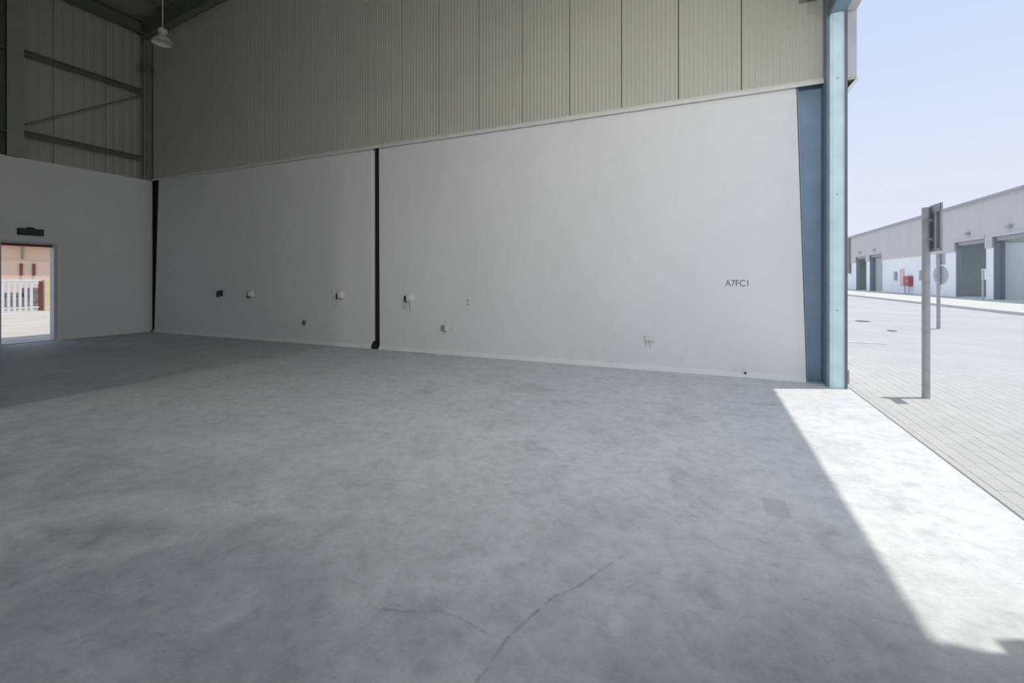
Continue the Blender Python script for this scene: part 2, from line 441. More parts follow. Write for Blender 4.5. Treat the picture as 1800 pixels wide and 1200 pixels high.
# drip flashing under the cladding
bm = bmesh.new()
bm_prism(bm, [(-0.062, 4.04), (-0.055, 4.028), (-0.004, 4.05), (-0.004, 4.11), (-0.035, 4.11), (-0.050, 4.075), (-0.06, 4.07)], 'x', -13.56, 1.47)
obj('drip_flashing', bm, 'flash', wb)

# ------------------------------------------------------------------ wall_left : block wall with exit door, cladding above
DY0, DY1, DZ = 4.40, 5.31, 2.22
wl = struct_root('wall_left', (XL, 0, 0))
boxes('block_wall', [(-0.2, 0, YN, DY0, 0, ZB), (-0.2, 0, DY1, 7.27, 0, ZB), (-0.2, 0, DY0, DY1, DZ, ZB)], 'plaster', wl)
boxes('wall_core', [(-0.36, -0.32, YN, 7.6, ZB - 0.1, 8.6), (-0.3, -0.2, 7.27, 7.6, 0, ZB)], 'backing', wl)
# cladding panels: mesh built along x, turned to run along y and face +x
ROT = Matrix.Rotation(math.radians(90), 4, 'Z')
yy = 7.36
while yy > YN:
    a = max(yy - 1.0, YN)
    clad_panel(a, yy, 8.33, 8.33, ZB - 0.06, 'clad_left', wl, nr=5, depth=0.012, y=0.26, flip=ROT)
    yy = a
# mortar fillet at the foot of the left wall
for ya, yb_ in ((YN, DY0), (DY1, 7.25)):
    bm = bmesh.new(); bm_prism(bm, [(0.0, 0.0), (0.03, 0.0), (0.008, 0.05), (0.0, 0.055)], 'y', ya, yb_); obj('mortar_fillet', bm, 'plaster', wl)

# ------------------------------------------------------------------ wall_front (behind the camera) and an unseen room block added to shade the far corner
wf = struct(box('wall_front', (-14.0, 1.6, YN - 0.2, YN, 0, 8.6), 'plaster'))
rb = struct_root('wall_side', (0, 0, 0))
box('block_wall', (XL, -7.02, 1.90, 2.05, 0, 8.4), 'plaster', rb)
box('block_wall', (-7.17, -7.02, YN, 1.90, 0, 8.4), 'plaster', rb)

# ------------------------------------------------------------------ wall_right : front wall with the roller door opening and an added one out of view
wr = struct_root('wall_right', (0, 0, 0))
Y1, Y0 = 6.96, 2.575          # door 1 jambs
Y3, Y2 = -0.6, -4.7          # door 2 jambs: unseen opening beside the camera, added for daylight
ZH = 4.84                    # opening head
boxes('block_wall', [(1.478, XF, Y1 + 0.05, 12.5, 0, 3.95), (1.42, XF, Y3, Y0 - 0.16, 0, 3.95), (1.42, XF, YN, Y2, 0, 3.95)], 'plaster', wr)
boxes('upper_wall', [(1.50, 1.66, YN, 6.98, ZH + 0.02, 8.55), (1.50, 1.66, Y3, Y0 - 0.14, 3.95, ZH + .02), (1.50, 1.66, YN, Y2, 3.95, ZH + .02), (1.50, 1.66, 7.0, 12.5, 3.95, 8.55)], 'clad', wr)
boxes('facade_cladding', [(1.66, 1.77, YN, Y1 + 0.02, ZH, 8.8), (1.66, 1.77, Y3, Y0 - 0.004, 3.97, ZH), (1.66, 1.77, YN, Y2, 3.97, ZH), (1.66, 1.77, Y1 + 0.05, 12.5, 3.97, 8.8)], 'clad_out', wr)
bm = bmesh.new()
bm_prism(bm, [(1.645, 3.80), (1.665, 3.80), (1.80, 3.955), (1.80, 3.985), (1.765, 3.985), (1.765, 3.965), (1.645, 3.82)], 'y', Y1 + 0.05, 12.5)
obj('drip_flashing', bm, 'flash', wr)
# end trim of the facade cladding at the door, facing the opening
box('cladding_end_trim', (1.662, 1.775, Y1 + 0.035, Y1 + 0.05, 3.99, 8.8), 'trim_out', wr)
# pale jamb lining with folded ribs, facing into the doorway
jl = bmesh.new()
prof = [(1.478, 7.2), (1.478, 6.965), (1.488, 6.955), (1.496, 6.955), (1.500, 6.967), (1.508, 6.967), (1.512, 6.957),
        (1.610, 6.957), (1.614, 6.967), (1.622, 6.967), (1.626, 6.957), (1.638, 6.957), (1.638, 7.2)]
bm_prism(jl, prof, 'z', 0.0, ZH)
obj('jamb_lining', jl, 'jamb', wr)
box('edge_angle', (1.639, 1.668, 6.945, 7.0, 0.0, ZH), 'edge', wr, 0.003)
for zz in (3.99, 2.5, 1.0):
    bm = bmesh.new(); bm_tube(bm, [(1.56, 6.957, zz), (1.56, 6.950, zz)], 0.008, 8); obj('jamb_rivet', bm, 'edge', wr)
box('kick_bumper', (1.666, 1.695, 6.985, 7.05, 0.06, 0.24), 'gutter', wr, 0.004)
box('lintel', (1.478, 1.66, Y0, 6.957, ZH, ZH + 0.16), 'steel_blue', wr)
box('lintel_lip', (1.462, 1.478, Y0, 6.957, ZH - 0.03, ZH + 0.16), 'edge', wr)
boxes('near_jamb', [(1.60, 1.655, Y0 - 0.15, Y0, 0, 2.86), (1.478, 1.66, Y0 - 0.16, Y0 - 0.12, 2.86, ZH), (1.478, 1.60, Y0 - 0.16, Y0 - 0.12, 0, 2.86)], 'jamb', wr)

# roller shutter housing above the door
rs = thing('roller_shutter', 'rolled-up shutter housing above the big open doorway', 'shutter', (1.3, 4.8, 5.16))
bm = bmesh.new(); bm_prism(bm, [(0.15, 0.0), (-0.06, 0.0), (-0.12, 0.08), (-0.12, 0.52), (-0.04, 0.60), (0.15, 0.60)], 'y', -2.15, 2.15)
obj('housing', bm, 'steel_blue', rs)
box('end_plate', (-0.13, 0.16, 2.15, 2.17, -0.02, 0.62), 'steel_blue_d', rs)
box('end_plate', (-0.13, 0.16, -2.17, -2.15, -0.02, 0.62), 'steel_blue_d', rs)

# ------------------------------------------------------------------ steel frame
def tapered_column(name, label, xi0, xi1, xo, yw, mat, matf, ztop, side):
    """portal column standing in wall_back: inner flange slopes from xi0 (floor) to xi1 (z=4.03) and on up; side=+1: outer flange at larger x"""
    t = thing(name, label, 'column', ((xi0 + xo) / 2, yw, 0))
    ox = (xi0 + xo) / 2
    k = (xi1 - xi0) / 4.03
    xt = xi0 + k * ztop
    bm = bmesh.new()
    bm_hex(bm, [(xi0 - ox, .05, 0), (xo - ox, .05, 0), (xo - ox, .062, 0), (xi0 - ox, .062, 0), (xt - ox, .05, ztop), (xo - ox, .05, ztop), (xo - ox, .062, ztop), (xt - ox, .062, ztop)])
    obj('web', bm, mat, t)
    s = 0.014 * side
    bm = bmesh.new()
    bm_hex(bm, [(xi0 - ox, -0.045, 0), (xi0 + s - ox, -0.045, 0), (xi0 + s - ox, .155, 0), (xi0 - ox, .155, 0),
                (xt - ox, -0.045, ztop), (xt + s - ox, -0.045, ztop), (xt + s - ox, .155, ztop), (xt - ox, .155, ztop)])
    obj('inner_flange', bm, matf, t)
    return t, ox
# front portal column beside the doorway
tc_, ox = tapered_column('steel_column', 'blue-grey tapered steel column between white wall and open doorway', 1.280, 1.160, 1.455, YB + 0.045, 'steel_blue', 'steel_blue', 8.0, 1)
box('outer_flange', (1.455 - ox, 1.476 - ox, 6.985 - YB - .045, 7.38 - YB - .045, 0, 8.2), 'steel_blue_d', tc_)
bp_ = box('base_plate', (1.26 - ox, 1.47 - ox, -0.10, 0.11, 0, 0.02), 'steel_blue_d', tc_)
for bx_ in (1.32, 1.38):
    bm = bmesh.new(); bm_lathe(bm, [(0.016, 0.02), (0.016, 0.04), (0.008, 0.045)], 6, (bx_ - ox, -0.03, 0))
    obj('anchor_bolt', bm, 'steel_blue_d', bp_)
# corner column
tc2, ox2 = tapered_column('steel_column', 'black tapered column in the slot at the far inside corner', -13.585, -13.395, -13.745, YB + 0.045, 'steel_dark', 'steel_dark', 8.0, -1)
bm = bmesh.new(); bm_box(bm, -13.765 - ox2, -13.735 - ox2, -0.20, 0.12, 4.06, 8.05)
bm_box(bm, -13.735 - ox2, -13.60 - ox2, -0.175, -0.16, 4.06, 8.05)
obj('outer_flange', bm, 'steel_light', tc2)
box('base_plate', (-13.76 - ox2, -13.57 - ox2, -0.06, 0.11, 0, 0.02), 'steel_dark', tc2)
# middle wind column in its slot
t = thing('steel_column', 'black steel post in the slot between the two white wall panels', 'column', (-6.117, YB + 0.06, 0))
box('flange', (-0.068, 0.068, 0.0, 0.010, 0, 4.02), 'steel_dark', t)
box('web', (-0.004, 0.004, 0.010, 0.125, 0, 4.02), 'steel_dark', t)
box('flange', (-0.068, 0.068, 0.125, 0.135, 0, 4.02), 'steel_dark', t)
bm = bmesh.new(); bm_hex(bm, [(-0.11, -0.10, 0), (0.075, -0.10, 0), (0.075, 0.0, 0), (-0.11, 0.0, 0), (-0.07, -0.055, 0.15), (0.068, -0.055, 0.15), (0.068, 0.0, 0.15), (-0.07, 0.0, 0.15)])
obj('base_haunch', bm, 'steel_dark', t)
# wind column on the left wall above the blocks
t = thing('steel_column', 'dark I-section column against the rear cladding at the left', 'column', (XL - 0.02, 4.62, ZB))
box('flange', (0.10, 0.115, -0.13, 0.13, 0, 4.25), 'steel_light', t)
box('web', (-0.12, 0.10, -0.008, 0.008, 0, 4.25), 'steel_mid', t)
box('flange', (-0.135, -0.12, -0.15, 0.15, 0, 4.25), 'steel_mid', t)
box('stiffener', (-0.12, 0.10, 0.008, 0.14, 2.28, 2.295), 'steel_mid', t)
# girts (lipped channels) along the left wall
def girt(z, label, h=0.115):
    bm = bmesh.new()
    p = [(0, 0), (0.075, 0), (0.075, 0.022), (0.068, 0.022), (0.068, 0.007), (0.007, 0.007), (0.007, h - .007), (0.068, h - .007), (0.068, h - .022), (0.075, h - .022), (0.075, h), (0, h)]
    bm_prism(bm, p, 'y', YN + 0.02, 7.02)
    o = obj('wall_girt', bm, 'steel_mid', None, (XL - 0.03, 0, z))
    return tag(o, label, 'beam')
girt(6.33, 'upper dark horizontal steel girt across the rear cladding')
girt(4.56, 'lower dark horizontal steel girt just above the white block wall')
# bracing rod
bm = bmesh.new(); bm_tube(bm, [(0, 0, 0), (0, 2.30, 1.53)], 0.016, 8)
o = obj('brace_rod', bm, 'steel_mid', None, (XL + 0.06, 4.72, 4.76)); tag(o, 'thin diagonal bracing rod between the two girts', 'rod')
# eave beam + purlins + rafter
bm = bmesh.new()
p = [(0, 0), (0.16, 0), (0.16, 0.012), (0.012, 0.012), (0.012, 0.27), (0.16, 0.27), (0.16, 0.282), (0, 0.282)]
bm_prism(bm, p, 'y', YN + 0.02, 7.15)
o = obj('eave_beam', bm, 'steel_mid', None, (XL - 0.02, 0, 7.93)); tag(o, 'dark green channel beam along the eave above rear cladding', 'beam')
k = 0
for xp in (-12.55, -11.2, -9.85, -8.5, -7.15, -4.9, -3.5, -2.1, -0.7):
    zt = roof_z(xp)
    bm = bmesh.new(); bm_prism(bm, [(0, 0), (0.07, 0), (0.07, 0.01), (0.01, 0.01), (0.01, 0.19), (0.07, 0.19), (0.07, 0.2), (0, 0.2)], 'y', YN + 0.02, 7.12)
    o = obj('roof_purlin', bm, 'steel_mid', None, (xp, 0, zt - 0.215))
    nth = ['first', 'second', 'third', 'fourth', 'fifth', 'sixth', 'seventh', 'eighth', 'ninth'][k]
    tag(o, nth + ' dark roof purlin counting from the rear eave beam', 'beam', 'roof purlins'); k += 1
t = thing('roof_rafter', 'dark sloping I-section rafter along the top of the long wall', 'beam', (XL, 7.02, 0))
def sloped(name, y0, y1, za, zb, mat='steel_mid'):
    bm = bmesh.new()
    for xa, xb in ((0.1, RIDGE_X - XL), (RIDGE_X - XL, 1.3 - XL)):
        A, B = roof_z(XL + xa) - 0.23, roof_z(XL + xb) - 0.23
        bm_hex(bm, [(xa, y0, A + za), (xb, y0, B + za), (xb, y1, B + za), (xa, y1, A + za), (xa, y0, A + zb), (xb, y0, B + zb), (xb, y1, B + zb), (xa, y1, A + zb)])
    obj(name, bm, mat, t)
sloped('bottom_flange', -0.08, 0.08, -0.36, -0.345)
sloped('web', -0.006, 0.006, -0.345, -0.015)
sloped('top_flange', -0.08, 0.08, -0.015, 0.0)

# ------------------------------------------------------------------ exit door opening in the left wall
dr = struct_root('door_1', (XL, 0, 0))
bm = bmesh.new()
bm_box(bm, -0.17, 0.015, DY1 - 0.04, DY1, 0, DZ); bm_box(bm, -0.17, 0.015, DY0, DY0 + 0.03, 0, DZ); bm_box(bm, -0.17, 0.015, DY0 + .03, DY1 - .04, DZ - 0.03, DZ)
obj('door_frame', bm, 'alu', dr)
bm = bmesh.new()
bm_box(bm, 0.0, 0.02, DY1 - .005, DY1 + 0.02, 0, DZ + 0.02); bm_box(bm, 0.0, 0.02, DY0 - 0.02, DY0 + .005, 0, DZ + 0.02); bm_box(bm, 0, 0.02, DY0 + .005, DY1 - .005, DZ - .005, DZ + 0.02)
obj('architrave', bm, 'alu', dr)
box('door_closer_bar', (-0.13, -0.06, DY0 + 0.03, DY1 - 0.04, DZ - 0.085, DZ - 0.03), 'maroon', dr)
box('threshold', (-0.2, 0.02, DY0 + 0.03, DY1 - 0.04, 0, 0.015), 'galv', dr)

ex = thing('exit_sign', 'dark green exit sign box above the open rear door', 'sign', (XL, 4.88, 2.44))
hs_ = box('housing', (0.0, 0.05, -0.21, 0.21, -0.065, 0.085), 'black', ex, 0.006)
box('face', (0.05, 0.056, -0.19, 0.19, -0.05, 0.07), 'exit', hs_)
box('mounting_plate', (0.0, 0.02, -0.06, 0.06, 0.085, 0.115), 'black', ex)

# ------------------------------------------------------------------ yard behind the exit door
yd = struct(box('trim_2', (-60, XL - 0.25, -25, 45, -0.4, -0.03), 'sand'))
fc = thing('yard_fence', 'white picket fence seen through the open rear door', 'fence', (-28.0, 9.5, -0.03))
for z0, z1 in ((1.34, 1.44), (1.22, 1.29), (0.12, 0.20)):
    box('rail', (-0.03, 0.03, -4.5, 0.72, z0, z1), 'white_fence', fc)
bm = bmesh.new(); bm_box(bm, -0.02, 0.02, -0.045, 0.045, 0.0, 1.30)
pk = obj('picket', bm, 'white_fence', fc, (0.04, -4.4, 0))
yy = -4.22
while yy < 0.6:
    o = pk.copy(); COL.objects.link(o); o.parent = fc; o.location = (0.04, yy, 0); yy += 0.18
box('post', (-0.05, 0.05, 0.72, 0.83, 0, 1.35), 'maroon', fc)
tag(box('gate_pier', (-0.15, 0.15, -0.15, 0.16, 0, 1.42), 'yellow', None, 0.01, (-28.0, 10.52, -0.03)), 'pale yellow pier at the right end of the white fence', 'pier')
for i, (yy, zz, hh) in enumerate(((8.6, 0.0, 0.85), (9.5, 0.0, 0.6), (10.35, 0.0, 0.8))):
    bm = bmesh.new(); bm_box(bm, -0.4, 0.4, -0.42, 0.42, 0, hh); bm_box(bm, -0.3, 0.3, -0.3, 0.36, hh, hh + 0.22)
    tag(obj('crate', bm, 'hedge', None, (-30.0, yy + .4, -0.03), bevel=0.02), ['dark crate behind the fence, leftmost through the door', 'low dark crate behind the fence, middle one', 'dark crate behind the fence nearest the yellow pier'][i], 'crate')
bb = thing('rear_building', 'peach rendered building beyond the yard fence', 'building', (-36.0, 10.0, -0.03))
box('lower_wall', (-6, 0, -14, 16, 0, 2.55), 'beige2', bb)
box('upper_wall', (-6, 0.06, -14, 16, 2.55, 3.4), 'beige', bb)
box('eave_band', (-6.2, 0.35, -14.2, 16.2, 3.4, 3.7), 'maroon', bb)
for yy in (2.34, 2.87):
    box('wall_strip', (0.0, 0.10, yy, yy + 0.10, 1.66, 2.34), 'maroon', bb)
box('downpipe', (0.06, 0.14, 2.40, 2.47, 2.6, 3.4), 'pipe', bb)

# ------------------------------------------------------------------ wall fittings on the long white wall
def socket_plate(name, x, z, label, cat, cable=False, w_=0.09, h_=0.09, gap=0.0):
    t = thing(name, label, cat, (x, YB, z))
    box('back_box', (-w_ / 2, w_ / 2, -0.035, 0.004, -h_ / 2, h_ / 2), 'white_pl', t, 0.004)
    box('face_plate', (-w_ / 2 + .008, w_ / 2 - .008, -0.041, -0.035, -h_ / 2 + .008, h_ / 2 - .008), 'white_pl', t, 0.002)
    bm = bmesh.new()
    for dx in (-0.018, 0.018): bm_box(bm, dx - .006, dx + .006, -0.043, -0.040, -0.012, 0.012)
    obj('slot', bm, 'dark_pl', t)
    return t
def isolator(x, z, label, cabs, dark=False, knob=True):
    """small wall isolator: box, dark cable-entry recess, knob and short cable tails"""
    t = thing('wall_isolator', label, 'electrical box', (x, YB, z), 0, 'electrical boxes on the long white wall')
    bb_ = box('back_box', (-0.01, 0.10, -0.075, 0.004, -0.06, 0.075), 'dark_pl' if dark else 'white_pl', t, 0.006)
    box('cable_entry', (-0.07, -0.012, -0.055, 0.004, -0.085, 0.04), 'dark_pl', t, 0.006)
    if knob:
        bm = bmesh.new(); bm_lathe(bm, [(0.028, 0), (0.028, 0.02), (0.02, 0.028)], 14)
        bmesh.ops.rotate(bm, verts=bm.verts, matrix=Matrix.Rotation(math.radians(90), 3, 'X')); bmesh.ops.translate(bm, verts=bm.verts, vec=(0.045, -0.075, 0.005))
        obj('knob', bm, 'white_pl', bb_, smooth=True)
    for pts in cabs:
        bm = bmesh.new(); bm_tube(bm, pts, 0.011, 8); obj('cable_tail', bm, 'white_pl', t, smooth=True)
    return t
isolator(-10.89, 1.06, 'small dark electrical box, leftmost on the long white wall', [], True, False)
isolator(-9.80, 1.06, 'electrical box with cable tails, second from the far corner', [[(-0.10, -0.02, 0.08), (-0.12, -0.03, 0.0), (-0.11, -0.02, -0.09)], [(-0.16, -0.02, 0.07), (-0.17, -0.03, -0.02), (-0.16, -0.02, -0.09)]])
isolator(-7.06, 1.07, 'electrical box with curled white cable just left of the black post', [[(0.02, -0.07, -0.06), (0.01, -0.08, -0.14), (-0.06, -0.05, -0.22), (-0.12, -0.03, -0.27)], [(-0.14, -0.02, 0.11), (-0.16, -0.03, 0.04), (-0.15, -0.02, -0.05)]])
isolator(-5.32, 1.04, 'electrical box with hanging white cables right of the black post', [[(0.03, -0.06, -0.05), (0.02, -0.08, -0.16), (0.0, -0.06, -0.20)], [(0.09, -0.05, -0.05), (0.10, -0.07, -0.15), (0.11, -0.05, -0.24)], [(-0.04, -0.05, -0.07), (-0.05, -0.07, -0.13), (-0.06, -0.05, -0.19)]])
# low outlets and small fixings
t = thing('cable_outlet', 'round grey cable outlet low on the left white panel', 'outlet', (-8.08, YB, 0.45))
bm = bmesh.new(); bm_lathe(bm, [(0.065, 0), (0.065, 0.02), (0.05, 0.03), (0.04, 0.03), (0.035, 0.012)], 18)
bmesh.ops.rotate(bm, verts=bm.verts, matrix=Matrix.Rotation(math.radians(90), 3, 'X')); obj('ring', bm, 'galv', t, smooth=True)
bm = bmesh.new(); bm_lathe(bm, [(0.034, 0), (0.034, 0.013)], 14); bmesh.ops.rotate(bm, verts=bm.verts, matrix=Matrix.Rotation(math.radians(90), 3, 'X')); obj('plug', bm, 'dark_pl', t)
t = thing('wall_socket', 'low twin socket with grey cover right of the black post', 'socket', (-4.46, YB, 0.49))
box('back_box', (-0.10, 0.02, -0.03, 0.004, -0.055, 0.05), 'galv', t, 0.004)
box('open_cover', (0.02, 0.035, -0.09, 0.004, -0.05, 0.055), 'white_pl', t, 0.003)
box('side_plate', (0.06, 0.16, -0.012, 0.004, -0.05, 0.05), 'white_pl', t, 0.003)
t = thing('wall_clips', 'pair of small grey clips at chest height mid wall', 'clip', (-4.00, YB, 0.98))
for zz in (-0.035, 0.035): box('pipe_clip', (-0.02, 0.02, -0.012, 0.004, zz - .016, zz + .016), 'galv', t, 0.003)
t = thing('wall_socket', 'white low socket box on the right white panel near the doorway', 'socket', (-0.77, YB, 0.47))
box('back_box', (-0.085, 0.055, -0.045, 0.004, -0.02, 0.06), 'white_pl', t, 0.006)
for dx in (-0.06, -0.005):
    bm = bmesh.new(); bm_tube(bm, [(dx, -0.02, -0.02), (dx, -0.02, -0.115)], 0.012, 8); obj('conduit_stub', bm, 'white_pl', t, smooth=True)
t = thing('wall_socket', 'tiny dark fixing at the foot of the wall near the doorway', 'fixing', (0.525, YB, 0.085))
box('plate', (-0.03, 0.03, -0.012, 0.004, -0.04, 0.05), 'white_pl', t, 0.003)
bm = bmesh.new(); bm_box(bm, -0.014, 0.014, -0.03, -0.011, -0.035, -0.01); obj('stub', bm, 'dark_pl', t)

# stencilled marking on the wall
cu = bpy.data.curves.new('stencil_marking', 'FONT'); cu.body = 'A7FC1'; cu.size = 0.135; cu.extrude = 0.0006; cu.align_x = 'CENTER'
tmp = bpy.data.objects.new('tmp', cu); COL.objects.link(tmp)
bpy.context.view_layer.update()
me = bpy.data.meshes.new_from_object(tmp.evaluated_get(bpy.context.evaluated_depsgraph_get()))
bpy.data.objects.remove(tmp)
st = bpy.data.objects.new('stencil_marking', me); COL.objects.link(st)
me.materials.clear(); me.materials.append(M['stencil'])
xs = [v.co.x for v in me.vertices]; kx = 0.30 / (max(xs) - min(xs))
for v in me.vertices: v.co.x *= kx
st.rotation_euler = (math.radians(90), 0, 0); st.location = (0.425, YB - 0.0012, 1.30)
tag(st, 'grey stencilled code painted on the white wall near the doorway', 'marking')

# ------------------------------------------------------------------ hanging high-bay lamp, plus fill lamps added out of view
def high_bay(x, y, z, label, group=None, power=0.0, color=(1, 1, 1), spread=150):
    t = thing('high_bay_lamp', label, 'lamp', (x, y, z), 0, group)
    bm = bmesh.new(); bm_lathe(bm, [(0.20, 0.0), (0.198, 0.012), (0.165, 0.06), (0.125, 0.115), (0.085, 0.15), (0.06, 0.16), (0.055, 0.155), (0.08, 0.145), (0.12, 0.11), (0.16, 0.055), (0.192, 0.008)], 28, cap=False)
    rf_ = obj('reflector', bm, 'acrylic', t, smooth=True)
    bm = bmesh.new(); bm_lathe(bm, [(0.055, 0.15), (0.055, 0.20), (0.085, 0.205), (0.085, 0.285), (0.05, 0.305), (0.02, 0.31)], 20)
    obj('ballast_housing', bm, 'acrylic', t, smooth=True)
    bm = bmesh.new(); bm_lathe(bm, [(0.02, 0.15), (0.035, 0.11), (0.04, 0.07), (0.028, 0.035), (0.01, 0.025)], 14)
    obj('bulb', bm, 'white_pl', rf_, smooth=True)
    zr = roof_z(x) - z
    bm = bmesh.new(); bm_tube(bm, [(0, 0, 0.31), (0, 0, zr)], 0.011, 8)
    obj('suspension_cable', bm, 'acrylic', t)
    if power:
        L = bpy.data.lights.new('fill_light', 'AREA'); L.shape = 'DISK'; L.size = 0.36; L.energy = power; L.color = color
        L.spread = math.radians(spread)
        lo = bpy.data.objects.new('fill_light', L); COL.objects.link(lo); lo.parent = t; lo.location = (0, 0, 0.012)
    return t
high_bay(-10.55, 5.77, 6.40, 'unlit high bay lamp hanging by its cable in the far corner')
FILL_LAMPS = [(-0.2, 3.9, 7.0, 34), (-6.95, -1.6, 6.5, 76), (1.08, 1.0, 4.4, (-3, 7, 2.5), 110)]  # lit lamps added out of view to brighten the interior
def fill_flood(x, y, z, power, aim, label, color=(1.0, 0.98, 0.95), spread=160):
    """fill light added out of view, built as a lamp: housing, cooling fins, bracket"""
    t = thing('fill_floodlight', label, 'lamp', (x, y, z))
    d = Vector(aim) - Vector((x, y, z))
    t.rotation_euler = d.to_track_quat('-Z', 'Y').to_euler()
    box('housing', (-0.27, 0.27, -0.2, 0.2, 0.02, 0.12), 'black', t, 0.01)
    boxes('cooling_fins', [(-0.25 + i * .05, -0.24 + i * .05, -0.17, 0.17, 0.12, 0.16) for i in range(11)], 'black', t)
    boxes('bezel', [(-0.27, 0.27, -0.2, -0.18, 0.0, 0.02), (-0.27, 0.27, 0.18, 0.2, 0.0, 0.02), (-0.27, -0.25, -0.18, 0.18, 0.0, 0.02), (0.25, 0.27, -0.18, 0.18, 0.0, 0.02)], 'galv', t)
    boxes('bracket', [(-0.30, -0.275, -0.03, 0.03, 0.05, 0.26), (0.275, 0.30, -0.03, 0.03, 0.05, 0.26), (-0.30, 0.30, -0.03, 0.03, 0.26, 0.28)], 'galv', t)
    Lt = bpy.data.lights.new('fill_light', 'AREA'); Lt.shape = 'RECTANGLE'; Lt.size = 0.5; Lt.size_y = 0.36; Lt.energy = power; Lt.color = color
    Lt.spread = math.radians(spread)
    lo = bpy.data.objects.new('fill_light', Lt); COL.objects.link(lo); lo.parent = t; lo.location = (0, 0, 0.01)
    return t
for k, l in enumerate(FILL_LAMPS):
    if len(l) == 5:
        fill_flood(l[0], l[1], l[2], l[4], l[3], 'added fill light out of view by the front wall above head height')
    else:
        x, y, z, pw = l
        high_bay(x, y, z, 'added fill lamp, unseen, above the floor by the front doorway' if x > -3 else 'added fill lamp, unseen, beside the added room block', None, pw, (1.0, 0.98, 0.96), 165)

# ------------------------------------------------------------------ signs on the paving
sg = thing('sign_post', 'grey sign post with plate edge-on, nearest outside the doorway', 'sign', (2.47, 7.015, GZ))
bm = bmesh.new(); bm_tube(bm, [(0, 0, -0.05), (0, 0, 2.325)], 0.04, 16); obj('pole', bm, 'galv', sg, smooth=True)
pl_ = box('plate', (0.046, 0.052, -0.255, 0.03, 1.80, 2.33), 'plate_back', sg)
bm = bmesh.new()
bm_box(bm, 0.041, 0.058, -0.265, 0.03, 2.25, 2.345); bm_box(bm, 0.041, 0.058, -0.265, 0.03, 1.785, 1.82); bm_box(bm, 0.041, 0.058, -0.27, -0.25, 1.785, 2.345)
obj('rim', bm, 'plate_rim', pl_)
for zz in (1.92, 2.15):
    box('bracket', (-0.02, 0.046, -0.043, 0.043, zz, zz + 0.03), 'galv', sg)
box('stiffener', (0.030, 0.046, -0.175, -0.135, 1.82, 2.25), 'plate_rim', pl_)

s2 = thing('sign_post', 'thin sign post with round plate farther across the paving', 'sign', (6.27, 17.0, GZ), math.radians(16))
bm = bmesh.new(); bm_tube(bm, [(0, 0, -0.05), (0, 0, 2.2)], 0.045, 12); obj('pole', bm, 'galv', s2, smooth=True)
bm = bmesh.new(); bm_lathe(bm, [(0.28, 0), (0.28, 0.012)], 28); bmesh.ops.rotate(bm, verts=bm.verts, matrix=Matrix.Rotation(math.radians(90), 3, 'Y')); bmesh.ops.translate(bm, verts=bm.verts, vec=(0.055, 0, 1.58))
obj('round_plate', bm, 'trim_out', s2)
box('upper_plate', (0.055, 0.065, -0.17, 0.17, 1.88, 2.24), 'trim_out', s2)
box('strap', (-0.05, 0.06, -0.055, 0.055, 1.54, 1.59), 'galv', s2)

s3 = thing('sign_post', 'white sign on a pole before the open bay opposite', 'sign', (16.6, 38.95, 0.03))
bm = bmesh.new(); bm_tube(bm, [(0, 0, 0), (0, 0, 2.0)], 0.05, 10); obj('pole', bm, 'trim_out', s3)
box('plate', (0.055, 0.075, -0.28, 0.28, 1.35, 2.05), 'white_out', s3)
s4 = thing('sign_post', 'red topped sign post at the far end of the warehouse opposite', 'sign', (16.4, 68.6, 0.03))
bm = bmesh.new(); bm_tube(bm, [(0, 0, 0), (0, 0, 2.2)], 0.07, 10); obj('pole', bm, 'pipe', s4)
box('plate', (-0.09, -0.075, -0.6, 0.6, 1.9, 2.4), 'red', s4)

# drain covers and painted line
for (x, y, rr, lb) in ((4.97, 18.94, 0.22, 'larger dark round drain cover on the paving left of the sign posts'), (4.80, 15.73, 0.11, 'smaller dark round drain cover nearer the sign post')):
    t = thing('drain_cover', lb, 'drain cover', (x, y, GZ), 0, 'drain covers in the paving')
    bm = bmesh.new(); bm_lathe(bm, [(rr, -0.01), (rr, 0.016), (rr * .9, 0.02)], 24); rg_ = obj('ring', bm, 'iron', t)
    bm = bmesh.new()
    for i in range(-3, 4): bm_box(bm, -rr * .7, rr * .7, i * rr * .22 - .015, i * rr * .22 + .015, 0.019, 0.025)
    obj('tread_bars', bm, 'iron', rg_)
tag(box('painted_line', (2.98, 3.72, -0.06, 0.06, 0, 0.004), 'line', None, 0, (0, 12.55, GZ + 0.009)), 'short white painted line on the paving near the door jamb', 'marking')

# ------------------------------------------------------------------ warehouse opposite
wh = thing('warehouse', 'long pale warehouse with open bays across the paving', 'building', (XO, 50, 0))
def L(d): return (d[0] - XO, d[1] - XO, d[2] - 50, d[3] - 50, d[4], d[5])
doors = [(36.7, 40.75), (41.6, 45.7), (61.4, 65.6), (66.8, 70.8)]
HZ = 4.25; ZC = 3.55
solid = []; prev = -10
for a, b_ in doors + [(90, 90)]:
    solid.append((prev, a)); prev = b_
for a, b_ in solid:
    box('block_panel', L((XO, XO + 0.2, a, b_, 0, ZC)), 'white_out', wh)
    box('cladding_panel', L((XO - 0.08, XO + 0.12, a, b_, ZC, HZ)), 'clad_out', wh)
